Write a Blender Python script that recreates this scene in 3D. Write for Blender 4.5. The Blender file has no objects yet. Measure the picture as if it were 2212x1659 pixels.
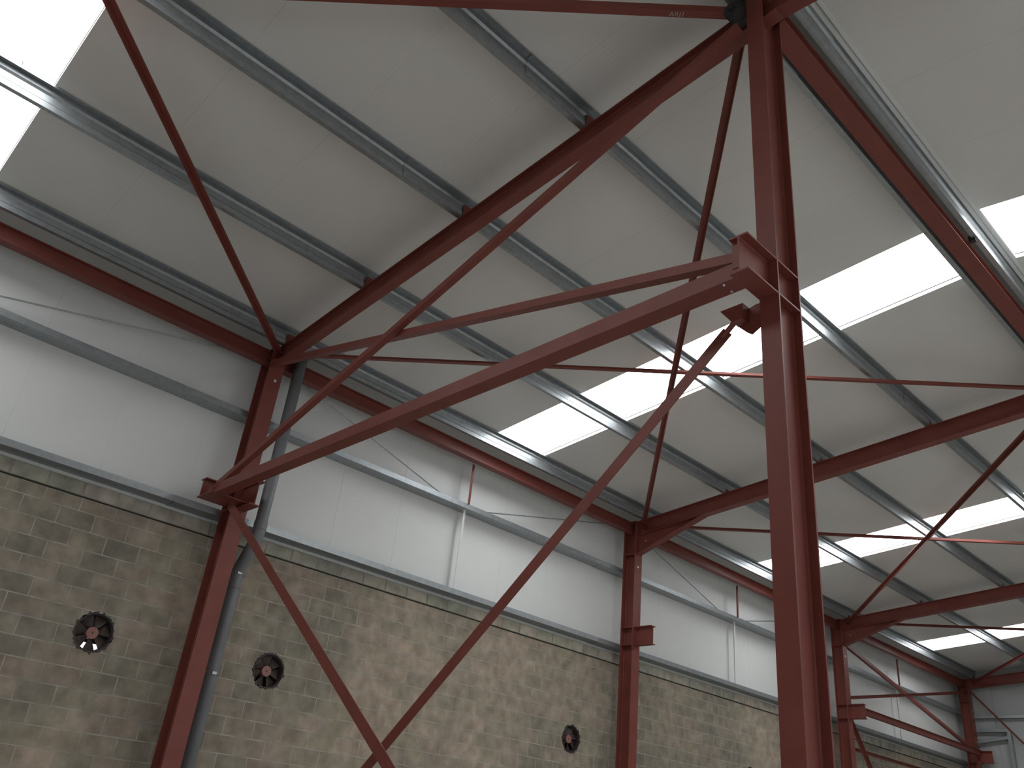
import bpy, bmesh, math, random
from mathutils import Vector, Matrix
random.seed(7)
scene = bpy.context.scene
col = scene.collection

# ------------------------------------------------------------------ camera
CAM = Vector((-4.9472, -11.1027, 0.0))
FPX = 1824.55
RIGHT = Vector((0.70985, -0.69728, 0.09958))
DOWN = Vector((0.39406, 0.27596, -0.87668))
FWD = Vector((0.58381, 0.66155, 0.47066))
cam_data = bpy.data.cameras.new('camera')
cam_data.sensor_width = 36.0
cam_data.lens = 36.0 * FPX / 2212.0
cam_data.clip_start = 0.05
cam_data.clip_end = 300
cam = bpy.data.objects.new('camera', cam_data)
mw = Matrix.Identity(4)
for i in range(3):
    mw[i][0] = RIGHT[i]; mw[i][1] = -DOWN[i]; mw[i][2] = -FWD[i]; mw[i][3] = CAM[i]
cam.matrix_world = mw
col.objects.link(cam)
scene.camera = cam

# ------------------------------------------------------------------ world, light, exposure
SKY = 2.0             # overcast daylight, entering through two doorways added outside the view
PANE = 8.0            # brightness of the translucent rooflights
w = bpy.data.worlds.new('overcast_sky'); scene.world = w; w.use_nodes = True
bg = w.node_tree.nodes['Background']
bg.inputs['Color'].default_value = (0.93, 0.97, 1.0, 1)
bg.inputs['Strength'].default_value = SKY
vs = scene.view_settings
vs.view_transform = 'Standard'; vs.look = 'None'; vs.gamma = 1.0; vs.use_curve_mapping = False
vs.exposure = -0.32

# ------------------------------------------------------------------ materials
def nodes_of(name):
    m = bpy.data.materials.new(name); m.use_nodes = True
    nt = m.node_tree
    return m, nt, nt.nodes['Principled BSDF']
def ramp(nt, fac, c0, c1, p0=0.3, p1=0.7):
    r = nt.nodes.new('ShaderNodeValToRGB')
    r.color_ramp.elements[0].position = p0; r.color_ramp.elements[1].position = p1
    r.color_ramp.elements[0].color = (*c0, 1); r.color_ramp.elements[1].color = (*c1, 1)
    nt.links.new(fac, r.inputs['Fac'])
    return r.outputs['Color']
def noise(nt, scale, detail=4, vec=None):
    n = nt.nodes.new('ShaderNodeTexNoise')
    n.inputs['Scale'].default_value = scale; n.inputs['Detail'].default_value = detail
    if vec is not None: nt.links.new(vec, n.inputs['Vector'])
    return n.outputs['Fac']
def position(nt, scale=None):
    g = nt.nodes.new('ShaderNodeNewGeometry')
    if scale is None: return g.outputs['Position']
    mp = nt.nodes.new('ShaderNodeMapping'); mp.inputs['Scale'].default_value = scale
    nt.links.new(g.outputs['Position'], mp.inputs['Vector'])
    return mp.outputs['Vector']
def bump(nt, bsdf, h, strength, dist):
    b = nt.nodes.new('ShaderNodeBump')
    b.inputs['Strength'].default_value = strength; b.inputs['Distance'].default_value = dist
    nt.links.new(h, b.inputs['Height']); nt.links.new(b.outputs['Normal'], bsdf.inputs['Normal'])
def simple(name, c0, c1, scale, rough, metal=0.0, bs=0.0, bd=0.001, detail=4, spec=0.5):
    m, nt, b = nodes_of(name)
    f = noise(nt, scale, detail, position(nt))
    nt.links.new(ramp(nt, f, c0, c1), b.inputs['Base Color'])
    b.inputs['Roughness'].default_value = rough; b.inputs['Metallic'].default_value = metal
    b.inputs['Specular IOR Level'].default_value = spec
    if bs: bump(nt, b, noise(nt, scale * 6, 3, position(nt)), bs, bd)
    return m
M = {}
M['red'] = simple('red_oxide_paint', (0.185, 0.049, 0.037), (0.22, 0.060, 0.047), 3.0, 0.44, bs=0.15, bd=0.002, spec=0.3)
M['galv'] = simple('galvanised_steel', (0.33, 0.355, 0.37), (0.41, 0.435, 0.45), 14.0, 0.42, metal=0.8, bs=0.1)
M['pipe'] = simple('grey_plastic', (0.17, 0.175, 0.19), (0.21, 0.215, 0.23), 2.0, 0.45)
M['clip'] = simple('pale_clip_metal', (0.6, 0.6, 0.6), (0.75, 0.75, 0.75), 8.0, 0.35, metal=0.3)
M['dark'] = simple('dark_steel', (0.02, 0.019, 0.02), (0.035, 0.03, 0.03), 8.0, 0.6)
M['bolt'] = simple('zinc_bolt', (0.45, 0.45, 0.47), (0.65, 0.65, 0.66), 20.0, 0.35, metal=0.7)
M['mark'] = simple('chalk_mark', (0.40, 0.33, 0.31), (0.46, 0.38, 0.36), 20.0, 0.8)
M['mortar'] = simple('mortar', (0.24, 0.225, 0.195), (0.46, 0.43, 0.38), 4.0, 0.95, bs=0.5, bd=0.004, detail=8)
M['joint'] = simple('dark_joint', (0.05, 0.044, 0.034), (0.10, 0.088, 0.066), 6.0, 0.95)
M['floor'] = simple('concrete_floor', (0.42, 0.40, 0.37), (0.54, 0.52, 0.48), 0.8, 0.75)
M['hub'] = simple('faded_red_hub', (0.27, 0.12, 0.10), (0.33, 0.16, 0.135), 9.0, 0.6)
M['blade'] = simple('dusty_brown_blade', (0.05, 0.032, 0.028), (0.075, 0.048, 0.042), 9.0, 0.5)
M['casing'] = simple('dark_fan_casing', (0.028, 0.022, 0.02), (0.045, 0.034, 0.03), 9.0, 0.55)

def panel_mat(name, axis_scale, c0, c1):
    m, nt, b = nodes_of(name)
    f = noise(nt, 0.7, 3, position(nt))
    nt.links.new(ramp(nt, f, c0, c1), b.inputs['Base Color'])
    b.inputs['Roughness'].default_value = 0.45
    wv = nt.nodes.new('ShaderNodeTexWave'); wv.wave_type = 'BANDS'; wv.bands_direction = 'X'
    wv.inputs['Scale'].default_value = axis_scale; wv.inputs['Distortion'].default_value = 0.0
    nt.links.new(position(nt), wv.inputs['Vector'])
    bump(nt, b, wv.outputs['Fac'], 0.12, 0.004)
    return m
M['ceil'] = panel_mat('white_lined_roof_panel', 6.0, (0.70, 0.69, 0.665), (0.74, 0.73, 0.705))
M['clad_end'] = panel_mat('shade_toned_end_panel', 9.0, (0.37, 0.385, 0.38), (0.41, 0.425, 0.42))  # white panels toned down, the end wall's shade put into the colour
M['clad'] = panel_mat('white_lined_wall_panel', 9.0, (0.74, 0.75, 0.735), (0.78, 0.79, 0.775))

def block_mat(name, tint, per_island):
    m, nt, b = nodes_of(name)
    if per_island:
        g = nt.nodes.new('ShaderNodeNewGeometry'); rnd = g.outputs['Random Per Island']
    else:
        oi = nt.nodes.new('ShaderNodeObjectInfo'); rnd = oi.outputs['Random']
    r = nt.nodes.new('ShaderNodeValToRGB')
    e = r.color_ramp.elements
    e[0].position = 0.0; e[0].color = (0.275 * tint[0], 0.262 * tint[1], 0.23 * tint[2], 1)
    e[1].position = 1.0; e[1].color = (0.345 * tint[0], 0.315 * tint[1], 0.275 * tint[2], 1)
    for p, c in ((0.35, (0.31, 0.30, 0.255)), (0.7, (0.335, 0.30, 0.265))):
        k = e.new(p); k.color = (c[0] * tint[0], c[1] * tint[1], c[2] * tint[2], 1)
    nt.links.new(rnd, r.inputs['Fac'])
    mx = nt.nodes.new('ShaderNodeMixRGB'); mx.blend_type = 'MULTIPLY'; mx.inputs['Fac'].default_value = 1.0
    nt.links.new(r.outputs['Color'], mx.inputs['Color1'])
    nt.links.new(ramp(nt, noise(nt, 5.0, 9, position(nt)), (0.70, 0.70, 0.69), (1.22, 1.21, 1.19), 0.3, 0.72), mx.inputs['Color2'])
    # large damp stains with a shape of their own
    mx2 = nt.nodes.new('ShaderNodeMixRGB'); mx2.blend_type = 'MULTIPLY'; mx2.inputs['Fac'].default_value = 1.0
    nt.links.new(mx.outputs['Color'], mx2.inputs['Color1'])
    nt.links.new(ramp(nt, noise(nt, 0.6, 3, position(nt, (1, 1, 0.6))), (0.78, 0.80, 0.80), (1.12, 1.08, 1.04), 0.35, 0.65), mx2.inputs['Color2'])
    nt.links.new(mx2.outputs['Color'], b.inputs['Base Color'])
    b.inputs['Roughness'].default_value = 0.95
    b.inputs['Specular IOR Level'].default_value = 0.2
    bump(nt, b, noise(nt, 60.0, 5, position(nt)), 0.5, 0.006)
    return m
M['block'] = block_mat('concrete_block', (1.06, 0.99, 0.93), False)
M['blocks'] = block_mat('concrete_block_joined', (1.06, 0.99, 0.93), True)
M['coping'] = block_mat('pale_concrete_block', (1.36, 1.38, 1.38), False)

m, nt, b = nodes_of('translucent_rooflight')
b.inputs['Base Color'].default_value = (0.8, 0.82, 0.82, 1)
b.inputs['Emission Color'].default_value = (0.96, 0.985, 1.0, 1)
b.inputs['Emission Strength'].default_value = PANE
M['pane'] = m

# ------------------------------------------------------------------ helpers
def link(name, me, mat=None, parent=None):
    o = bpy.data.objects.new(name, me)
    col.objects.link(o)
    if mat and not me.materials: me.materials.append(M[mat])
    if parent: o.parent = parent
    return o
def thing(name, label, cat, loc=(0, 0, 0), group=None):
    o = bpy.data.objects.new(name, None); col.objects.link(o)
    o.empty_display_size = 0.2; o.location = loc
    o['label'] = label; o['category'] = cat
    if group: o['group'] = group
    return o
def tag(o, label, cat, group=None):
    o['label'] = label; o['category'] = cat
    if group: o['group'] = group
    return o
def structure(name, label, cat, loc=(0, 0, 0)):
    o = thing(name, label, cat, loc); o['kind'] = 'structure'
    return o
class MB:
    def __init__(s): s.v = []; s.f = []
    def add(s, vs, fs):
        n = len(s.v); s.v += [tuple(v) for v in vs]; s.f += [tuple(i + n for i in f) for f in fs]
    def box(s, x0, x1, y0, y1, z0, z1):
        s.add([(x0, y0, z0), (x1, y0, z0), (x1, y1, z0), (x0, y1, z0), (x0, y0, z1), (x1, y0, z1), (x1, y1, z1), (x0, y1, z1)],
              [(3, 2, 1, 0), (4, 5, 6, 7), (0, 1, 5, 4), (1, 2, 6, 5), (2, 3, 7, 6), (3, 0, 4, 7)])
    def sweep(s, prof, path, u, v):
        # prof: 2-D outline; path: list of points (or (point,u,v)); u, v axes of the outline
        n = len(prof); rings = []
        for p in path:
            p = Vector(p)
            rings.append([p + Vector(u) * a + Vector(v) * b_ for a, b_ in prof])
        vs = [q for r in rings for q in r]; fs = []
        for k in range(len(path) - 1):
            for i in range(n):
                j = (i + 1) % n
                fs.append((k * n + i, k * n + j, (k + 1) * n + j, (k + 1) * n + i))
        fs.append(tuple(reversed(range(n)))); fs.append(tuple((len(path) - 1) * n + i for i in range(n)))
        s.add(vs, fs)
    def tube(s, pts, r, seg=14, r1=None):
        pts = [Vector(p) for p in pts]; rings = []
        t0 = (pts[1] - pts[0]).normalized()
        a = t0.orthogonal().normalized()
        for i, p in enumerate(pts):
            t = (pts[min(i + 1, len(pts) - 1)] - pts[max(i - 1, 0)]).normalized()
            a = (a - t * a.dot(t)).normalized(); b_ = t.cross(a)
            rr = r if r1 is None else r + (r1 - r) * i / (len(pts) - 1)
            rings.append([p + (a * math.cos(2 * math.pi * k / seg) + b_ * math.sin(2 * math.pi * k / seg)) * rr for k in range(seg)])
        vs = [q for r_ in rings for q in r_]; fs = []
        for k in range(len(pts) - 1):
            for i in range(seg):
                j = (i + 1) % seg
                fs.append((k * seg + i, k * seg + j, (k + 1) * seg + j, (k + 1) * seg + i))
        fs.append(tuple(reversed(range(seg)))); fs.append(tuple((len(pts) - 1) * seg + i for i in range(seg)))
        s.add(vs, fs)
    def mesh(s, name, origin=(0, 0, 0), smooth=False):
        me = bpy.data.meshes.new(name)
        o = Vector(origin)
        me.from_pydata([Vector(v) - o for v in s.v], [], s.f); me.update()
        bm = bmesh.new(); bm.from_mesh(me); bmesh.ops.recalc_face_normals(bm, faces=bm.faces); bm.to_mesh(me); bm.free()
        if smooth:
            for p in me.polygons: p.use_smooth = True
        return me
    def build(s, name, mat, parent=None, smooth=False):
        org = parent.location if parent is not None and parent.parent is None else (0, 0, 0)
        if parent is not None and parent.parent is not None:
            org = parent.parent.location + parent.location
        return link(name, s.mesh(name, org, smooth), mat, parent)
def i_prof(w, d, tf, tw, r=0.012, seg=3):
    # outline of an I section: width along the first axis, depth along the second
    q = []
    def fillet(cx, cy, a0, a1):
        for k in range(seg + 1):
            a = math.radians(a0 + (a1 - a0) * k / seg)
            q.append((cx + r * math.cos(a), cy + r * math.sin(a)))
    hw, hd, ht = w / 2, d / 2, tw / 2
    q += [(-hw, -hd), (hw, -hd), (hw, -hd + tf)]
    fillet(ht + r, -hd + tf + r, 270, 180)
    fillet(ht + r, hd - tf - r, 180, 90)
    q += [(hw, hd - tf), (hw, hd), (-hw, hd), (-hw, hd - tf)]
    fillet(-ht - r, hd - tf - r, 90, 0)
    fillet(-ht - r, -hd + tf + r, 0, -90)
    q += [(-hw, -hd + tf)]
    return q
def l_prof(a, t): return [(0, 0), (a, 0), (a, t), (t, t), (t, a), (0, a)]
def bar(name, p0, p1, leg, label, cat, up=(0, 0, 1), group=None, mat='red', t=0.008, shift=0.5, parent=None):
    # an angle section brace: one leg flat across 'up', the other standing along 'up'
    p0 = Vector(p0); p1 = Vector(p1); d = (p1 - p0).normalized()
    v = Vector(up); v = (v - d * v.dot(d)).normalized(); u = d.cross(v).normalized()
    mb = MB(); mb.sweep([(a - leg * shift, b_ - 0.0) for a, b_ in l_prof(leg, t)], [p0, p1], u, v)
    me = mb.mesh(name, p0)
    o = link(name, me, mat, parent)
    if parent is None: o.location = p0; tag(o, label, cat, group)
    return o
def bolt(parent, p, axis, r=0.016, h=0.018, mat='bolt'):
    p = Vector(p); a = Vector(axis).normalized()
    mb = MB(); mb.tube([p, p + a * h], r, 6)
    return mb.build('bolt', mat, parent)

# ------------------------------------------------------------------ key dimensions (metres)
ZE, SL = 6.5913, 0.09893          # underside of roof at Y = 0, slope
RIDGE = -8.62                     # ridge line
def roof(y, dz=0.0):
    return (ZE - SL * y if y >= RIDGE else ZE - SL * (2 * RIDGE - y)) + dz
FLOOR = -2.05
FR = [0.0, 9.0, 18.2, 27.14]      # frame lines
X0, X1 = -13.2, 27.62             # extent of the hall built
YW = 0.60                         # inner face of wall cladding
YB = 0.54                         # inner face of blockwork
YFAR = 2 * RIDGE - 0.6
PUR = [-0.19, -2.215, -4.262, -6.29]   # purlin webs
SKY_X = [(-5.64, -4.38), (4.454, 5.712), (13.45, 14.72), (22.63, 23.90)]

# ------------------------------------------------------------------ floor
fl = structure('floor', 'grey concrete floor slab of the hall', 'floor')
mb = MB(); mb.box(X0, X1 + 0.2, YFAR - 6, 0.8, FLOOR - 0.2, FLOOR); mb.build('slab', 'floor', fl)

# ------------------------------------------------------------------ ceiling: insulated roof panels with rooflight strips between
ceil = structure('ceiling', 'pitched ceiling of white lined roof panels', 'ceiling')
SEG = [(X0, SKY_X[0][0], 6), (SKY_X[0][1], SKY_X[1][0], 7), (SKY_X[1][1], SKY_X[2][0], 6), (SKY_X[2][1], SKY_X[3][0], 6), (SKY_X[3][1], X1, 3)]
TH = 0.09
def panel_mesh(y0, y1):
    mb = MB()
    n = 1.0; g = 0.0016
    prof = [(g, 0.0), (n - g, 0.0), (n, 0.003), (n, TH), (0, TH), (0, 0.003)]
    mb.sweep(prof, [(0, y0, roof(y0)), (0, y1, roof(y1))], (1, 0, 0), (0, 0, 1))
    return mb.mesh('roof_panel')
pm = {'near': panel_mesh(0.72, RIDGE), 'far': panel_mesh(RIDGE - 1e-5, YFAR)}
for a, b_, n in SEG:
    wd = (b_ - a) / n
    for k in range(n):
        for s in ('near', 'far'):
            o = link('roof_panel', pm[s], 'ceil', ceil)
            o.location.x = a + k * wd; o.scale.x = wd
pm['far_rest'] = panel_mesh(-8.81, YFAR)  # unseen opaque far slope, added instead of rooflights to cut the light
for a, b_ in (SKY_X[0], SKY_X[3]):
    o = link('roof_panel', pm['far_rest'], 'ceil', ceil); o.location.x = a; o.scale.x = b_ - a
# opaque pieces closing the rooflight strips at the eaves and along the ridge
for a, b_ in SKY_X:
    for ys in ((0.72, -0.165), (-8.24, RIDGE), (RIDGE - 1e-5, -8.81)):
        key = ('cap', ys)
        if key not in pm: pm[key] = panel_mesh(*ys)
        o = link('closing_panel', pm[key], 'ceil', ceil); o.location.x = a; o.scale.x = b_ - a
# rooflights
wl = ['rooflight strip over the bay before the braced frame', 'rooflight strip just beyond the braced column frame',
      'rooflight strip in the second bay beyond the braced frame', 'rooflight strip in the last bay before the end wall']
for i, (a, b_) in enumerate(SKY_X):
    wd = structure('window_%d' % (i + 1), 'bright translucent ' + wl[i], 'skylight', ((a + b_) / 2, RIDGE, roof(RIDGE)))
    for y0, y1 in ((-0.165, -8.24), (-8.81, YFAR))[:1 if i in (0, 3) else 2]:
        mb = MB(); mb.sweep([(a, 0.068), (b_, 0.068), (b_, 0.085), (a, 0.085)], [(0, y0, roof(y0)), (0, y1, roof(y1))], (1, 0, 0), (0, 0, 1))
        mb.build('pane', 'pane', wd)
        for e, f in ((a + 0.001, a + 0.008), (b_ - 0.008, b_ - 0.001)):
            mb = MB(); mb.sweep([(e, 0.060), (f, 0.060), (f, 0.069), (e, 0.069)], [(0, y0, roof(y0)), (0, y1, roof(y1))], (1, 0, 0), (0, 0, 1)); mb.build('edge_seal', 'dark', wd)
    for y in PUR:                 # tips of the roofing screws beside each purlin
        for dx in (0.16, 0.9):
            for dy in (-0.05, 0.09):
                p = Vector((a + dx, y + dy, roof(y + dy)))
                mb = MB(); mb.tube([p + Vector((0, 0, 0.07)), p + Vector((0.01, 0.0, -0.05))], 0.006, 5, 0.002); mb.build('screw_tip', 'dark', wd)

# ------------------------------------------------------------------ side wall: blockwork below, white panels above
wall = structure('wall_left', 'long side wall of concrete blocks below white lined panels', 'wall')
XB1 = 27.445                      # blockwork stops at the end wall
ZTOP = 3.335; CH = 0.23325; CL = 0.4515
rows = []
z = 1.8825 - CH / 2
k0 = -int((z - FLOOR) / CH)
for k in range(k0, 7):
    zc = 1.8825 + k * CH
    z0, z1 = zc - CH / 2, zc + CH / 2
    if z0 < FLOOR: z0 = FLOOR
    if z1 > ZTOP: z1 = ZTOP
    if z1 - z0 < 0.05: continue
    rows.append((k, z0, z1))
FANS = [(-1.217, 1.75), (1.30, 1.755), (7.815, 1.745), (14.05, 1.75)]
HOLE = 0.243
def block_mesh(w_, h_, d_=0.14, c=0.0025):
    mb = MB()
    x0, x1, z0, z1 = -w_ / 2, w_ / 2, -h_ / 2, h_ / 2
    mb.add([(x0, c, z0), (x1, c, z0), (x1, c, z1), (x0, c, z1), (x0 + c, 0, z0 + c), (x1 - c, 0, z0 + c), (x1 - c, 0, z1 - c), (x0 + c, 0, z1 - c),
            (x0, d_, z0), (x1, d_, z0), (x1, d_, z1), (x0, d_, z1)],
           [(4, 5, 6, 7), (0, 1, 5, 4), (1, 2, 6, 5), (2, 3, 7, 6), (3, 0, 4, 7), (8, 9, 1, 0), (9, 10, 2, 1), (10, 11, 3, 2), (11, 8, 0, 3), (11, 10, 9, 8)])
    return mb.mesh('block')
def seen(p):
    d = Vector(p) - CAM; zc = d.dot(FWD)
    if zc < 0.1: return None
    x = FPX * d.dot(RIGHT) / zc + 1106; y = FPX * d.dot(DOWN) / zc + 829.5
    return x, y, zc
JT = 0.011
cache = {}
cells = []
for k, z0, z1 in rows:
    off = -0.3045 if k % 2 else -0.3045 - CL / 2
    n0 = math.floor((X0 - off) / CL)
    x = off + n0 * CL
    while x < XB1:
        a, b_ = max(x, X0), min(x + CL, XB1)
        if b_ - a > 0.06: cells.append((a, b_, z0, z1))
        x += CL
def in_hole(c):
    for i, (fx, fz) in enumerate(FANS):
        dx = max(c[0] - fx, 0, fx - c[1]); dz = max(c[2] - fz, 0, fz - c[3])
        if math.hypot(dx, dz) < HOLE + 0.03: return i
    return None
vis = []
for c in cells:
    p = ((c[0] + c[1]) / 2, YB, (c[2] + c[3]) / 2)
    s = seen(p)
    if s and -60 < s[0] < 2262 and -60 < s[1] < 1720: vis.append((s[2], c))
vis.sort(key=lambda t: t[0])
# cutters with a ragged rim
cutters = []
for fx, fz in FANS:
    mb = MB(); N = 44; ring = []
    for i in range(N):
        r = HOLE * (1 + random.uniform(-0.05, 0.075))
        ring.append((r * math.cos(2 * math.pi * i / N), r * math.sin(2 * math.pi * i / N)))
    mb.sweep(ring, [(fx, YB - 0.1, fz), (fx, YB + 0.4, fz)], (1, 0, 0), (0, 0, 1))
    cutters.append(link('hole_cutter', mb.mesh('hole_cutter')))
def cut(o, which):
    for i in which:
        md = o.modifiers.new('b', 'BOOLEAN'); md.object = cutters[i]; md.operation = 'DIFFERENCE'; md.solver = 'EXACT'
    dg = bpy.context.evaluated_depsgraph_get(); dg.update()
    me = bpy.data.meshes.new_from_object(o.evaluated_get(dg))
    o.modifiers.clear(); o.data = me
indiv = [c for _, c in vis[:290]]
indiv_set = set(indiv)
def place_block(c, name, parent, mat):
    key = (round(c[1] - c[0], 3), round(c[3] - c[2], 3))
    if key not in cache: cache[key] = block_mesh(key[0] - JT, key[1] - JT)
    o = link(name, cache[key], mat, parent)
    o.location = ((c[0] + c[1]) / 2, YB + random.uniform(-0.001, 0.001), (c[2] + c[3]) / 2)
    return o
for c in indiv:
    o = place_block(c, 'block', wall, 'block')
    h = in_hole(c)
    if h is not None: cut(o, [h])
mb = MB(); late = []
for c in cells:
    if c in indiv_set: continue
    if in_hole(c) is not None: late.append(c); continue
    x0, x1, z0, z1 = c[0] + JT / 2, c[1] - JT / 2, c[2] + JT / 2, c[3] - JT / 2
    y = YB + random.uniform(-0.001, 0.001); q = 0.0025
    mb.add([(x0, y + q, z0), (x1, y + q, z0), (x1, y + q, z1), (x0, y + q, z1), (x0 + q, y, z0 + q), (x1 - q, y, z0 + q), (x1 - q, y, z1 - q), (x0 + q, y, z1 - q),
            (x0, y + .03, z0), (x1, y + .03, z0), (x1, y + .03, z1), (x0, y + .03, z1)],
           [(4, 5, 6, 7), (0, 1, 5, 4), (1, 2, 6, 5), (2, 3, 7, 6), (3, 0, 4, 7), (8, 9, 1, 0), (9, 10, 2, 1), (10, 11, 3, 2), (11, 8, 0, 3)])
o = mb.build('further_blocks', 'blocks', wall); o['kind'] = 'stuff'
for c in late:
    o = place_block(c, 'block', wall, 'block'); cut(o, [in_hole(c)])
mb = MB(); mb.box(X0, XB1, YB + 0.0015, YB + 0.15, FLOOR, ZTOP)
mo = mb.build('mortar', 'mortar', wall); cut(mo, range(4))
for c in cutters: bpy.data.objects.remove(c)
# paler top course above a dark open joint
x = X0
while x < XB1 - 0.1:
    key = ('cop',)
    if key not in cache: cache[key] = block_mesh(CL - 0.018, 0.185, 0.13, 0.008)
    o = link('top_course_block', cache[key], 'coping', wall)
    wcop = min(CL, XB1 - x); o.scale.x = wcop / CL
    o.location = (x + wcop / 2, YB + 0.004 + random.uniform(-0.004, 0.004), 3.365 + 0.0925)
    x += CL
mb = MB(); mb.box(X0, XB1, YB + 0.045, YB + 0.15, ZTOP, 3.37); mb.build('joint_packing', 'joint', wall)
mb = MB(); mb.box(X0, XB1, YB + 0.016, YB + 0.15, 3.366, 3.552); mb.build('top_course_mortar', 'mortar', wall)
# wall panels
def wall_panel_mesh():
    mb = MB(); n = 1.0; g = 0.0018
    prof = [(0, 0.0035), (g, 0.0), (n - g, 0.0), (n, 0.0035), (n, 0.08), (0, 0.08)]
    mb.sweep(prof, [(0, YW, 3.56), (0, YW, 6.545)], (1, 0, 0), (0, 1, 0))
    return mb.mesh('wall_panel')
wp = wall_panel_mesh(); PW = 1.232
x = 1.89 - PW * math.ceil((1.89 - X0) / PW)
while x < X1:
    o = link('wall_panel', wp, 'clad', wall); o.location.x = x; o.scale.x = PW
    x += PW

# end wall
gab = structure('wall_end', 'end wall of white lined panels, darkened in colour for shade, beyond the last frame', 'wall')
y = 0.61; GP = 1.2
XE = 27.44
while y > YFAR:
    y1 = max(y - GP, YFAR)
    mb = MB(); zb = FLOOR
    ys = [y - 0.006, y1 + 0.006]
    for yy in ():
        pass
    mb.add([(XE, ys[0], zb), (XE, ys[1], zb), (XE, ys[1], roof(ys[1], 0.02)), (XE, ys[0], roof(ys[0], 0.02)),
            (XE + 0.014, y, zb), (XE + 0.014, y1, zb), (XE + 0.014, y1, roof(y1, 0.02)), (XE + 0.014, y, roof(y, 0.02)),
            (XE + 0.09, y, zb), (XE + 0.09, y1, zb), (XE + 0.09, y1, roof(y1, 0.02)), (XE + 0.09, y, roof(y, 0.02))],
           [(0, 1, 2, 3), (0, 3, 7, 4), (1, 5, 6, 2), (3, 2, 6, 7), (0, 4, 5, 1), (4, 7, 11, 8), (5, 9, 10, 6), (7, 6, 10, 11), (8, 11, 10, 9)])
    mb.build('wall_panel', 'clad_end', gab)
    y = y1

# walls behind the camera, with unseen doorways added to let daylight in
back = structure('wall_back', 'plain unseen end wall darkened to cut light, doorway added for daylight, facing the panelled end wall', 'wall')
mb = MB(); mb.box(X0 - 0.1, X0, YFAR - 0.1, -16.5, FLOOR, roof(RIDGE)); mb.box(X0 - 0.1, X0, -7.0, 0.75, FLOOR, roof(RIDGE)); mb.box(X0 - 0.1, X0, -16.5, -7.0, 1.7, roof(RIDGE)); mb.build('dark_lining', 'blocks', back)  # block colour given to this unseen wall to reflect less light
right = structure('wall_right', 'long white panelled wall facing the block side wall, with an unseen doorway added for daylight', 'wall')
DX0, DX1, DZ = -4.0, 9.0, 2.2
mb = MB(); mb.box(X0, DX0, YFAR - 0.1, YFAR, FLOOR, roof(YFAR, 0.03)); mb.box(DX1, X1, YFAR - 0.1, YFAR, FLOOR, roof(YFAR, 0.03)); mb.box(DX0, DX1, YFAR - 0.1, YFAR, DZ, roof(YFAR, 0.03))
mb.build('panel_lining', 'clad', right)

# ------------------------------------------------------------------ columns
CW, CD = 0.24, 0.32
prof_col = i_prof(CW, CD, 0.02, 0.012, 0.015, 3)
def corbel(parent, x):
    mb = MB(); mb.sweep(i_prof(0.16, 0.37, 0.016, 0.011, 0.01, 2), [(x, 0.0, 3.86), (x, -0.43, 3.86)], (1, 0, 0), (0, 0, 1))
    c = mb.build('corbel', 'red', parent)
    return c
clabel = ['dark red wall column carrying the braced frame, downpipe beside it', 'dark red wall column in the next frame past the braced one, with a bracket',
          'dark red wall column where the longitudinal tie beam starts', 'dark red corner column standing against the end wall']
cols = []
for i, x in enumerate(FR):
    top = roof(0, -0.30)
    t = thing('steel_column', clabel[i], 'column', (x, 0.16, FLOOR))
    mb = MB(); mb.sweep(prof_col, [(x, 0.16, FLOOR), (x, 0.16, top)], (1, 0, 0), (0, 1, 0)); mb.build('shaft', 'red', t)
    mb = MB(); mb.box(x - 0.13, x + 0.13, -0.005, 0.325, top, top + 0.018); mb.build('cap_plate', 'red', t)
    mb = MB(); mb.box(x - 0.2, x + 0.2, -0.06, 0.38, FLOOR, FLOOR + 0.025); mb.build('base_plate', 'red', t)
    c = corbel(t, x)
    for zz in (3.686, 4.034):
        for s in (-1, 1):
            mb = MB(); mb.box(x + s * 0.006, x + s * 0.112, 0.02, 0.30, zz - 0.008, zz + 0.008); mb.build('stiffener', 'red', t)
    if i > 0:
        for s in (-1, 1):
            mb = MB(); mb.box(x + s * 0.006, x + s * 0.112, 0.02, 0.30, 5.58, 5.60); mb.build('stiffener', 'red', t)
    bolt(t, (x + (0.022 if i == 0 else -0.01), 0.0, 5.78 if i == 0 else 5.31), (0, -1, 0), 0.024, 0.008, 'clip')
    cols.append(t)
# side stub and brace plates on the first wall column
t = cols[0]
mb = MB(); mb.sweep(i_prof(0.17, 0.27, 0.014, 0.011, 0.01, 2), [(-0.01, 0.14, 3.865), (-0.56, 0.14, 3.865)], (0, 1, 0), (0, 0, 1))
stub_a = mb.build('side_stub', 'red', t)
mb = MB(); mb.box(-0.565, -0.005, -0.26, 0.06, 3.724, 3.736); mb.build('seat_plate', 'red', t)

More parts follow.
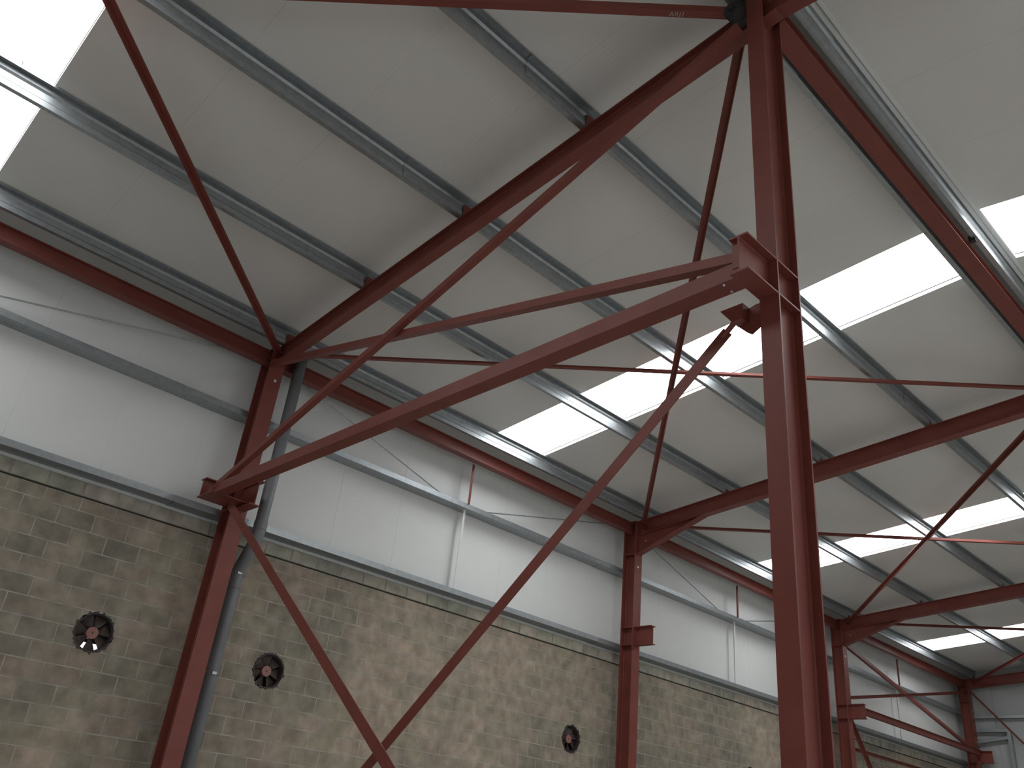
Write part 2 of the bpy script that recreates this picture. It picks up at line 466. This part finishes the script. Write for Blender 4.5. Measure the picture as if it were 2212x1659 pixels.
# inner column of the braced frame
BY = -8.452
tb = thing('inner_column', 'tall dark red inner column under the ridge, brackets and braces fixed to it', 'column', (0, BY, FLOOR))
topb = roof(BY, -0.55)
mb = MB(); mb.sweep(i_prof(0.16, 0.33, 0.016, 0.011, 0.014, 4), [(0, BY, FLOOR), (0, BY, roof(BY, -0.03))], (0, 1, 0), (1, 0, 0)); mb.build('shaft', 'red', tb)
mb = MB(); mb.box(-0.26, 0.26, BY - 0.17, BY + 0.17, FLOOR, FLOOR + 0.025); mb.build('base_plate', 'red', tb)
mb = MB(); mb.sweep(i_prof(0.155, 0.325, 0.014, 0.011, 0.01, 3), [(-0.165, BY, 3.888), (-0.57, BY, 3.888)], (0, 1, 0), (0, 0, 1))
stub_b = mb.build('side_stub', 'red', tb)
for zz in (3.733, 4.043):
    for s in (-1, 1):
        mb = MB(); mb.box(-0.15, 0.15, min(s * 0.005, s * 0.078) + BY, max(s * 0.005, s * 0.078) + BY, zz - 0.007, zz + 0.007); mb.build('stiffener', 'red', tb)
# gusset under the stub for the lower brace, with a cleat
mb = MB()
g = [(-8.372, 3.75), (-8.372, 3.56), (-8.26, 3.50), (-8.215, 3.535), (-8.10, 3.66), (-8.10, 3.70), (-8.30, 3.75)]
mb.sweep([(a, c) for a, c in g], [(-0.105, 0, 0), (-0.093, 0, 0)], (0, 1, 0), (0, 0, 1)); gus = mb.build('gusset_plate', 'red', tb)
mb = MB(); mb.sweep([(-8.25, 3.735), (-8.05, 3.735), (-8.15, 3.60), (-8.24, 3.60)], [(-0.20, 0, 0), (-0.105, 0, 0)], (0, 1, 0), (0, 0, 1)); mb.build('brace_cleat', 'red', tb)
# plate at the stub for the upper brace
mb = MB(); mb.box(-0.53, -0.52, BY + 0.0, BY + 0.078, 3.80, 4.035); mb.build('end_plate', 'red', tb)
bolt(tb, (-0.50, BY + 0.17, 3.724), (0, 0, -1), 0.010, 0.014)
bolt(tb, (-0.40, BY + 0.17, 3.724), (0, 0, -1), 0.010, 0.014)

# ------------------------------------------------------------------ rafters
rl = ['dark red rafter of the braced frame, passing over the inner column', 'dark red haunched rafter on the frame beyond the inner column',
      'dark red haunched rafter two frames beyond the inner column', 'dark red rafter along the top of the end wall']
for i, x in enumerate(FR):
    d, wdt = (0.26, 0.146) if i == 0 else (0.31, 0.17)
    t = thing('steel_rafter', rl[i], 'rafter', (x, RIDGE, roof(RIDGE, -0.55)))
    mb = MB(); pr = i_prof(wdt, d, 0.014, 0.009, 0.012, 3)
    c = -0.285 - d / 2
    ye = YFAR + 0.3
    if i == 0:
        mb.sweep(pr, [(x, 0.004, roof(0.004, c)), (x, BY + 0.004, roof(BY + 0.004, c))], (1, 0, 0), (0, 0, 1)); mb.build('main_section', 'red', t)
        mb = MB(); mb.sweep(pr, [(x, BY - 0.004, roof(BY - 0.004, c)), (x, RIDGE, roof(RIDGE, c)), (x, ye, roof(ye, c))], (1, 0, 0), (0, 0, 1)); mb.build('far_section', 'red', t)
    else:
        mb.sweep(pr, [(x, 0.004, roof(0.004, c)), (x, RIDGE, roof(RIDGE, c)), (x, ye, roof(ye, c))], (1, 0, 0), (0, 0, 1)); mb.build('main_section', 'red', t)
    if i in (1, 2):
        # tapered haunch below the eaves end
        y0, y1 = 0.0, -1.70
        zb0, zb1 = 5.58, roof(y1, -0.285 - d)
        mb = MB(); mb.add([(x - .006, y0, zb0), (x + .006, y0, zb0), (x + .006, y1, zb1), (x - .006, y1, zb1),
                           (x - .006, y0, roof(y0, -0.285 - d + .01)), (x + .006, y0, roof(y0, -0.285 - d + .01)), (x + .006, y1, zb1 + .012), (x - .006, y1, zb1 + .012)],
                          [(3, 2, 1, 0), (4, 5, 6, 7), (0, 1, 5, 4), (1, 2, 6, 5), (2, 3, 7, 6), (3, 0, 4, 7)])
        hw = wdt / 2
        mb.sweep([(-hw, 0), (hw, 0), (hw, 0.014), (-hw, 0.014)], [(x, y0, zb0), (x, y1, zb1)], (1, 0, 0), (0, 0, 1))
        mb.build('haunch', 'red', t)
        bolt(t, (x - 0.005, -0.20, 5.86), (-1, 0, 0), 0.02, 0.02)
    for yp in PUR:
        mb = MB(); yy = yp - 0.0145; CT = -0.09 if i == 0 else -0.20
        mb.add([(x - .07, yy - .006, roof(yy, -.29)), (x + .07, yy - .006, roof(yy, -.29)), (x + .05, yy - .006, roof(yy, CT)), (x - .05, yy - .006, roof(yy, CT)),
                (x - .07, yy + .002, roof(yy, -.29)), (x + .07, yy + .002, roof(yy, -.29)), (x + .05, yy + .002, roof(yy, CT)), (x - .05, yy + .002, roof(yy, CT))],
               [(0, 1, 2, 3), (7, 6, 5, 4), (0, 4, 5, 1), (1, 5, 6, 2), (2, 6, 7, 3), (3, 7, 4, 0)])
        mb.build('purlin_cleat', 'red', t)

# ------------------------------------------------------------------ purlins (galvanised sigma section)
def purlin_prof(dirn=1):
    d, f, tk, r = 0.275, 0.065, 0.006, 0.022
    line = [(f, -d + 0.022), (f, -d), (0, -d), (0, -d + 0.07), (r, -d + 0.095), (r, -0.095), (0, -0.07), (0, 0), (-f, 0), (-f, -0.02)]
    n = len(line); out = []; inn = []
    for i in range(n):
        a = Vector(line[max(i - 1, 0)]); c = Vector(line[min(i + 1, n - 1)]); t = (c - a).normalized()
        nrm = Vector((-t.y, t.x)) * tk
        p = Vector(line[i]); out.append((p.x * dirn, p.y)); inn.append(((p.x - nrm.x) * dirn, p.y - nrm.y))
    return out + inn[::-1]
pl = ['galvanised purlin running along the eaves above the side wall', 'galvanised purlin second up from the side wall',
      'galvanised purlin third up from the side wall', 'galvanised purlin fourth up, next below the ridge pair']
def purlin(y, label, dirn=1, drop=0.005):
    org = Vector((0, y, roof(y)))
    t = thing('purlin', label, 'purlin', org)
    zt = roof(y) - drop
    mb = MB(); mb.sweep(purlin_prof(dirn), [(X0, y, zt), (X1 - 0.2, y, zt)], (0, 1, 0), (0, 0, 1)); mb.build('main_section', 'galv', t)
    for x in FR[:3]:
        mb = MB(); q = purlin_prof(dirn)
        mb.sweep([(a - 0.007 * dirn, b_ * 0.93 - 0.009) for a, b_ in q], [(x - 1.0, y, zt), (x + 0.95, y, zt)], (0, 1, 0), (0, 0, 1)); mb.build('lap_sleeve', 'galv', t)
    return t
for y, l in zip(PUR, pl): purlin(y, l)
purlin(-8.288, 'galvanised ridge purlin on the side wall side of the red ridge beam')
fp = purlin(-8.685, 'galvanised ridge purlin on the far slope side of the red ridge beam', 1, 0.007)
mb = MB(); mb.sweep([(-8.80, -0.012), (-8.70, -0.012), (-8.70, -0.004), (-8.80, -0.004)], [(X0, 0, roof(-8.75)), (X1 - 0.2, 0, roof(-8.75))], (0, 1, 0), (0, 0, 1)); mb.build('ridge_flashing', 'clad', fp)

# ridge tie beam
for i, (a, b_) in enumerate(((0.163, FR[1] - 0.003), (FR[1] + 0.003, FR[2] - 0.003), (FR[2] + 0.003, FR[3] - 0.003))):
    q = thing('ridge_beam', ('dark red beam running along under the ridge from the inner column head', 'dark red ridge beam between the two haunched rafters',
              'dark red ridge beam in the last bay before the end wall')[i], 'beam', (a, -8.475, 7.06))
    mb = MB(); mb.sweep(i_prof(0.20, 0.125, 0.012, 0.01, 0.01, 2), [(a, -8.475, 7.07), (b_, -8.475, 7.07)], (0, 1, 0), (0, 0, 1)); mb.build('main_section', 'red', q)
    if i == 0: rb = q
mb = MB(); mb.box(4.60, 4.66, -8.66, -8.58, 7.12, 7.20); mb.build('clip', 'dark', rb)

# ------------------------------------------------------------------ eaves beams, bay by bay
el = ['dark red eaves beam over the wall bay before the downpipe', 'dark red eaves beam between the downpipe column and the next column',
      'dark red eaves beam in the second bay past the downpipe', 'dark red eaves beam in the last bay, above the wall cross bracing']
EX = [X0] + FR
for i in range(4):
    a, b_ = EX[i] + (0.012 if i else 0), EX[i + 1] - 0.012
    o = thing('eaves_beam', el[i], 'beam', (a, 0.16, 6.06))
    mb = MB(); mb.sweep(i_prof(0.16, 0.22, 0.012, 0.009, 0.01, 3), [(a, 0.16, 6.17), (b_, 0.16, 6.17)], (0, 1, 0), (0, 0, 1)); mb.build('main_section', 'red', o)

# ------------------------------------------------------------------ side rails
def rail(z, label):
    t = thing('side_rail', label, 'rail', (0, 0.33, z))
    yf, yb, h, tk = 0.322, YW - 0.001, 0.085, 0.006
    prof = [(yf, z), (yb, z), (yb, z + h), (yb - tk, z + h), (yb - tk, z + tk), (yf + tk, z + tk), (yf + tk, z + h), (yf + tk + 0.02, z + h), (yf + tk + 0.02, z + h + tk), (yf, z + h + tk)]
    mb = MB(); mb.sweep(prof, [(X0, 0, 0), (XE - 0.02, 0, 0)], (0, 1, 0), (0, 0, 1)); mb.build('main_section', 'galv', t)
    for x in FR[:3]:
        mb = MB(); mb.sweep([(yf - 0.006, z - 0.006), (yb, z - 0.006), (yb, z - 0.001), (yf - 0.001, z - 0.001), (yf - 0.001, z + 0.07), (yf - 0.006, z + 0.07)], [(x - 0.8, 0, 0), (x - 0.13, 0, 0)], (0, 1, 0), (0, 0, 1))
        mb.build('lap_sleeve', 'galv', t)
    return t
rail(5.195, 'galvanised side rail crossing the white wall panels halfway up')
rail(3.61, 'galvanised side rail along the bottom of the white wall panels')

# short hanger posts at mid bay, and the pale struts below them
bay = ['bay with the downpipe', 'second bay past the downpipe', 'last bay with wall cross bracing']
for i in range(3):
    x = (4.40, 13.32, 22.3)[i]
    o = bar('hanger_post', (x, 0.30, 5.285), (x, 0.30, 6.065), 0.05, 'thin red hanger post under the eaves beam, ' + bay[i], 'post', up=(0, 1, 0))
    o = bar('rail_strut', (x + 0.02, 0.42, 3.70), (x + 0.02, 0.42, 5.195), 0.05, 'slim pale strut between the two side rails, ' + bay[i], 'strut', up=(0, 1, 0), mat='clad')
# thin diagonal tie wires in front of the upper wall panels
def wire(p0, p1, label):
    mb = MB(); mb.tube([p0, p1], 0.011, 6)
    o = link('tie_wire', mb.mesh('tie_wire', p0), 'galv'); o.location = p0
    tag(o, label, 'tie wire')
wire((-4.9, 0.50, 5.24), (-0.10, 0.325, 6.27), 'thin diagonal tie wire on the wall panels before the downpipe column')
wire((4.25, 0.50, 5.25), (0.10, 0.325, 6.27), 'thin diagonal tie wire rising to the eaves beside the downpipe')
wire((4.60, 0.50, 5.25), (8.90, 0.325, 6.27), 'thin diagonal tie wire rising to the eaves behind the second wall column')
wire((13.1, 0.50, 5.25), (9.10, 0.325, 6.27), 'thin diagonal tie wire in the second bay, rising towards the downpipe')
wire((13.5, 0.50, 5.25), (18.10, 0.325, 6.27), 'thin diagonal tie wire in the second bay, rising towards the end wall')

# ------------------------------------------------------------------ braced frame members
t = thing('tie_beam', 'dark red inverted tee beam spanning from the wall column to the inner column', 'beam', (-0.44, -4.2, 3.73))
pr = [(-0.08, 0), (0.08, 0), (0.08, 0.012), (0.0055, 0.012), (0.0055, 0.20), (-0.0055, 0.20), (-0.0055, 0.012), (-0.08, 0.012)]
mb = MB(); mb.sweep(pr, [(-0.44, 0.06, 3.726), (-0.44, BY + 0.006, 3.726)], (1, 0, 0), (0, 0, 1)); mb.build('main_section', 'red', t)
bar('diagonal_brace', (-0.14, -0.012, 6.027), (-0.45, BY + 0.10, 3.97), 0.085, 'dark red angle brace falling from the eaves to the inner column bracket', 'brace', up=(1, 0, 0))
bar('diagonal_brace', (-0.452, 0.02, 3.885), (-0.26, BY + 0.12, 6.74), 0.08, 'dark red angle brace rising from wall column bracket to inner column head', 'brace', up=(1, 0, 0))
t = thing('diagonal_brace', 'dark red angle brace running down from the inner column gusset towards the wall column', 'brace', (-0.15, -8.078, 3.568))
pa, pb = Vector((-0.15, -8.078, 3.568)), Vector((0.029, -1.146, -1.995))
bar('main_section', pa, pb, 0.105, None, None, up=(1, 0, 0), parent=t)
dd = (pb - pa).normalized()
mb = MB(); mb.tube([pa - dd * 0.13, pa + dd * 0.06], 0.022, 10); mb.build('threaded_end', 'red', t)
bar('diagonal_brace', (-0.28, -0.26, 3.63), (-0.36, BY + 0.17, -1.985), 0.115, 'dark red angle brace running down from the wall column bracket to the inner column foot', 'brace', up=(1, 0, 0))

# ------------------------------------------------------------------ roof plane bracing
def rp(x, y, dz=-0.388): return (x, y, roof(y, dz))
rlab = ['dark red roof brace climbing from the downpipe column towards the rooflight by the camera side',
        'dark red roof brace leaving the inner column top towards the side wall eaves, chalk marked',
        'dark red roof brace from the inner column top down to the second wall column',
        'dark red roof brace from the downpipe column eaves up to the next frame ridge',
        'dark red roof brace starting at the second wall column eaves',
        'dark red roof brace falling to the third wall column eaves',
        'dark red roof brace starting at the third wall column eaves', 'dark red roof brace falling to the end wall corner eaves']
rlab[0] = 'dark red roof brace climbing from the downpipe column away from the inner column'
def roofbrace(p0, p1, label, leg=0.075, hang=False):
    # one brace of each crossing pair has its leg standing up, the other hangs down, flat against flat
    if hang:
        p0, p1 = [(p[0], p[1], p[2] - 0.012) for p in (p0, p1)]
    return bar('roof_brace', p0, p1, leg, label, 'brace', up=(0, 0, -1) if hang else (0, 0, 1))
roofbrace(rp(-0.03, -0.09), rp(-9.0, -8.4), rlab[0], 0.08, True)
D6A = rp(-0.17, -8.235)
d6 = roofbrace(D6A, rp(-9.0, 0.0), rlab[1], 0.08)
roofbrace(rp(0.03, -8.20), rp(8.97, -0.12), rlab[2], 0.085, True)
roofbrace(rp(0.03, -0.08), rp(8.97, -8.30), rlab[3])
roofbrace(rp(9.03, -0.08), rp(18.17, -8.30), rlab[4])
roofbrace(rp(9.03, -8.28), rp(18.17, -0.12), rlab[5], 0.075, True)
roofbrace(rp(18.23, -0.08), rp(27.11, -8.30), rlab[6])
roofbrace(rp(18.23, -8.28), rp(27.11, -0.12), rlab[7], 0.075, True)
# dark clevis joining a brace to the column head
cl = thing('brace_clevis', 'dark rounded bolted clevis at the head of the inner column', 'clevis', (-0.2, -8.286, 6.99))
mb = MB(); mb.tube([(-0.27, -8.284, 6.99), (-0.15, -8.284, 6.99)], 0.09, 18); mb.build('boss', 'dark', cl)
mb = MB(); mb.box(-0.166, -0.072, -8.373, -8.20, 6.90, 7.125); mb.build('lug_plate', 'dark', cl)
bolt(cl, (-0.27, -8.286, 6.99), (-1, 0, 0), 0.03, 0.025, 'dark')
# faint paint mark on the brace
p0 = Vector(D6A); p1 = Vector(rp(-9.0, 0.0)); dr = (p1 - p0).normalized()
cu = bpy.data.curves.new('paint_mark', 'FONT'); cu.body = 'ARI1'; cu.size = 0.075; cu.align_x = 'CENTER'
tmp = bpy.data.objects.new('t', cu); col.objects.link(tmp)
me = bpy.data.meshes.new_from_object(tmp.evaluated_get(bpy.context.evaluated_depsgraph_get())); bpy.data.objects.remove(tmp)
mk = link('paint_mark', me, 'mark', d6)
ex = -dr; ez = Vector((0, 0, -1)); ez = (ez - ex * ez.dot(ex)).normalized(); ey = ez.cross(ex)
pos = p0 + dr * 0.53 - p0 + ez * 0.0015 - ey * 0.03
mk.matrix_local = Matrix(((ex.x, ey.x, ez.x, pos.x), (ex.y, ey.y, ez.y, pos.y), (ex.z, ey.z, ez.z, pos.z), (0, 0, 0, 1)))

# ------------------------------------------------------------------ last bay wall bracing and end wall framing
t = thing('tie_rail', 'dark red longitudinal tie beam from the third wall column bracket to the corner column', 'beam', (18.3, -0.06, 4.0))
mb = MB(); mb.sweep(i_prof(0.12, 0.17, 0.01, 0.008, 0.008, 2), [(18.29, -0.09, 3.97), (27.05, -0.09, 3.97)], (0, 1, 0), (0, 0, 1)); mb.build('main_section', 'red', t)
bar('wall_brace', (18.21, 0.118, 5.79), (27.13, 0.118, 4.10), 0.09, 'dark red wall brace falling from the eaves towards the corner column', 'brace', up=(0, 1, 0))
bar('wall_brace', (18.21, 0.114, 4.22), (27.13, 0.114, 5.90), 0.09, 'dark red wall brace rising to the eaves of the corner column', 'brace', up=(0, -1, 0))
bar('wall_brace', (18.28, 0.10, 3.72), (23.2, 0.10, FLOOR + 0.05), 0.09, 'dark red wall brace going down to the floor from the third wall column', 'brace', up=(0, -1, 0))
bar('wall_brace', (26.95, -0.02, 3.75), (22.4, -0.02, FLOOR + 0.05), 0.09, 'dark red wall brace going down to the floor from the corner column', 'brace', up=(0, -1, 0))
bar('low_rail', (18.318, 0.36, 3.02), (27.022, 0.36, 3.02), 0.08, 'dark red low rail across the blocks in the last bay', 'rail', up=(0, -1, 0))
def erail(y0, z0, y1, z1, h, label, mat='galv'):
    mb = MB(); mb.sweep([(XE - 0.20, -h), (XE, -h), (XE, 0), (XE - 0.006, 0), (XE - 0.006, -h + 0.006), (XE - 0.194, -h + 0.006), (XE - 0.194, 0), (XE - 0.20, 0)],
                        [(0, y0, z0), (0, y1, z1)], (1, 0, 0), (0, 0, 1))
    o = link('end_rail', mb.mesh('end_rail', (XE - 0.2, y0, z0)), mat); o.location = (XE - 0.2, y0, z0)
    tag(o, label, 'rail')
erail(0.0, 5.17, YFAR, 5.17, 0.09, 'galvanised end wall rail level with the halfway side rail')
erail(0.0, 4.74, -0.943, 4.74, 0.09, 'short galvanised end wall rail between corner column and grey post, upper one')
erail(0.0, 4.38, -0.943, 4.52, 0.09, 'short slanting galvanised end wall rail between corner column and grey post')
mb = MB(); mb.sweep(i_prof(0.10, 0.17, 0.01, 0.008, 0.006, 2), [(27.33, -0.99, FLOOR), (27.33, -0.99, 4.72)], (0, 1, 0), (1, 0, 0))
o = link('end_post', mb.mesh('end_post', (27.33, -0.99, FLOOR)), 'galv'); o.location = (27.33, -0.99, FLOOR); tag(o, 'grey steel post standing against the end wall panels', 'post')
bar('end_brace', (27.2, -0.02, 5.93), (27.2, -3.6, 1.7), 0.06, 'thin dark diagonal brace across the end wall', 'brace', up=(-1, 0, 0))

# ------------------------------------------------------------------ downpipe
t = thing('downpipe', 'grey round rainwater downpipe beside the wall column', 'downpipe', (0.43, 0.43, FLOOR))
def bend(a, b_, c, r, n=7):
    a, b_, c = Vector(a), Vector(b_), Vector(c)
    p = b_ + (a - b_).normalized() * r; q = b_ + (c - b_).normalized() * r
    return [((1 - s) ** 2) * p + 2 * s * (1 - s) * b_ + s * s * q for s in [i / n for i in range(n + 1)]]
A0, A1, A2, A3 = (0.365, -0.010, 6.45), (0.365, -0.010, 3.40), (0.41, 0.435, 2.95), (0.41, 0.435, FLOOR)
mb = MB(); pts = [A0] + bend(A0, A1, A2, 0.1) + bend(A1, A2, A3, 0.1) + [A3]
mb.tube(pts, 0.088, 20); mb.build('pipe', 'pipe', t, smooth=True)
for z0, y in ((3.56, -0.010), (2.78, 0.435)):
    xx = 0.365 if y < 0.3 else 0.41
    mb = MB(); mb.tube([(xx, y, z0 - 0.06), (xx, y, z0 + 0.06)], 0.096, 20); mb.build('socket', 'pipe', t, smooth=False)
for z0 in (2.93, 1.55, 0.1):
    mb = MB(); mb.tube([(0.41, 0.435, z0 - 0.02), (0.41, 0.435, z0 + 0.02)], 0.1, 20)
    mb.box(0.41 - 0.012, 0.41 + 0.012, 0.50, 0.56, z0 - 0.02, z0 + 0.02); c = mb.build('bracket', 'pipe', t)
    mb = MB(); mb.box(0.37, 0.43, 0.325, 0.345, z0 - 0.018, z0 + 0.018); mb.build('clip', 'clip', c)

# ------------------------------------------------------------------ wall fans in ragged round holes
fl_ = ['round wall fan in ragged hole before the downpipe column, daylight showing at its bottom', 'round wall fan in ragged hole just past the downpipe column',
       'round wall fan in ragged hole beside the second wall column', 'round wall fan in ragged hole in the second bay past the downpipe']
for i, (fx, fz) in enumerate(FANS):
    t = thing('wall_fan', fl_[i], 'fan', (fx, YB + 0.10, fz))
    # casing: short tube lining the hole
    N = 36; mb = MB(); ro, ri = 0.228, 0.218; y0, y1 = YB + 0.02, YB + 0.17
    vs_, fs_ = [], []
    for k in range(N):
        a = 2 * math.pi * k / N; c_, s_ = math.cos(a), math.sin(a)
        vs_ += [(fx + ro * c_, y0, fz + ro * s_), (fx + ri * c_, y0, fz + ri * s_), (fx + ri * c_, y1, fz + ri * s_), (fx + ro * c_, y1, fz + ro * s_)]
        n_ = (k + 1) % N
        for e in range(4):
            fs_.append((k * 4 + e, k * 4 + (e + 1) % 4, n_ * 4 + (e + 1) % 4, n_ * 4 + e))
    mb.add(vs_, fs_); mb.build('casing', 'casing', t)
    # ragged dark packing round the rim of the hole
    K = 64; vs_, fs_ = [], []
    for k in range(K):
        a = 2 * math.pi * k / K; c_, s_ = math.cos(a), math.sin(a)
        r2 = 0.243 + random.uniform(-0.012, 0.022) + (0.014 if k % 7 == 0 else 0)
        for r, yy in ((0.224, YB + 0.03), (0.228, YB - 0.004), (r2, YB - 0.004), (r2 - 0.004, YB + 0.03)):
            vs_.append((fx + r * c_, yy, fz + r * s_))
        n_ = (k + 1) % K
        for e in range(4):
            fs_.append((k * 4 + e, k * 4 + (e + 1) % 4, n_ * 4 + (e + 1) % 4, n_ * 4 + e))
    mb = MB(); mb.add(vs_, fs_); mb.build('rim_packing', 'casing', t)
    # hub
    mb = MB(); mb.tube([(fx, YB + 0.055, fz), (fx, YB + 0.06, fz), (fx, YB + 0.13, fz)], 0.074, 24); h = mb.build('hub', 'hub', t)
    mb = MB(); mb.tube([(fx, YB + 0.050, fz), (fx, YB + 0.056, fz)], 0.012, 10); mb.build('hub_cap', 'blade', h)
    # blades
    NB = 7
    for k in range(NB):
        a = 2 * math.pi * k / NB + 0.35 + i * 0.5
        er = Vector((math.cos(a), 0, math.sin(a))); et = Vector((-math.sin(a), 0, math.cos(a)))
        P = Vector((fx, YB + 0.10, fz)); V = []
        for r, wv_, tw in ((0.07, 0.035, 0.75), (0.13, 0.062, 0.55), (0.212, 0.09, 0.38)):
            for s in (-1, 1):
                q = P + er * r + et * (s * wv_ * math.cos(tw)) + Vector((0, s * wv_ * math.sin(tw) * 0.8, 0))
                V += [q + Vector((0, -0.0015, 0)), q + Vector((0, 0.0015, 0))]
        F = []
        for j in range(2):
            b0 = j * 4
            F += [(b0, b0 + 2, b0 + 6, b0 + 4), (b0 + 1, b0 + 5, b0 + 7, b0 + 3), (b0, b0 + 4, b0 + 5, b0 + 1), (b0 + 2, b0 + 3, b0 + 7, b0 + 6)]
        F += [(0, 1, 3, 2), (8, 10, 11, 9)]
        mb = MB(); mb.add(V, F); mb.build('blade', 'blade', t)
    # motor arms
    for k in range(3):
        a = 2 * math.pi * k / 3 + 1.5
        mb = MB(); mb.tube([(fx + 0.05 * math.cos(a), YB + 0.145, fz + 0.05 * math.sin(a)), (fx + 0.206 * math.cos(a), YB + 0.145, fz + 0.206 * math.sin(a))], 0.008, 6); mb.build('motor_arm', 'casing', t)
    # back shutter; the first fan's shutter leaves a gap at the bottom
    pts = []
    lo = -0.29 if i else -0.11
    for k in range(40):
        a = 2 * math.pi * k / 40
        pts.append((fx + 0.29 * math.cos(a), max(fz + 0.29 * math.sin(a), fz + lo)))
    mb = MB(); mb.sweep([(p, q) for p, q in pts], [(0, YB + 0.172, 0), (0, YB + 0.178, 0)], (1, 0, 0), (0, 0, 1)); mb.build('shutter', 'casing', t)
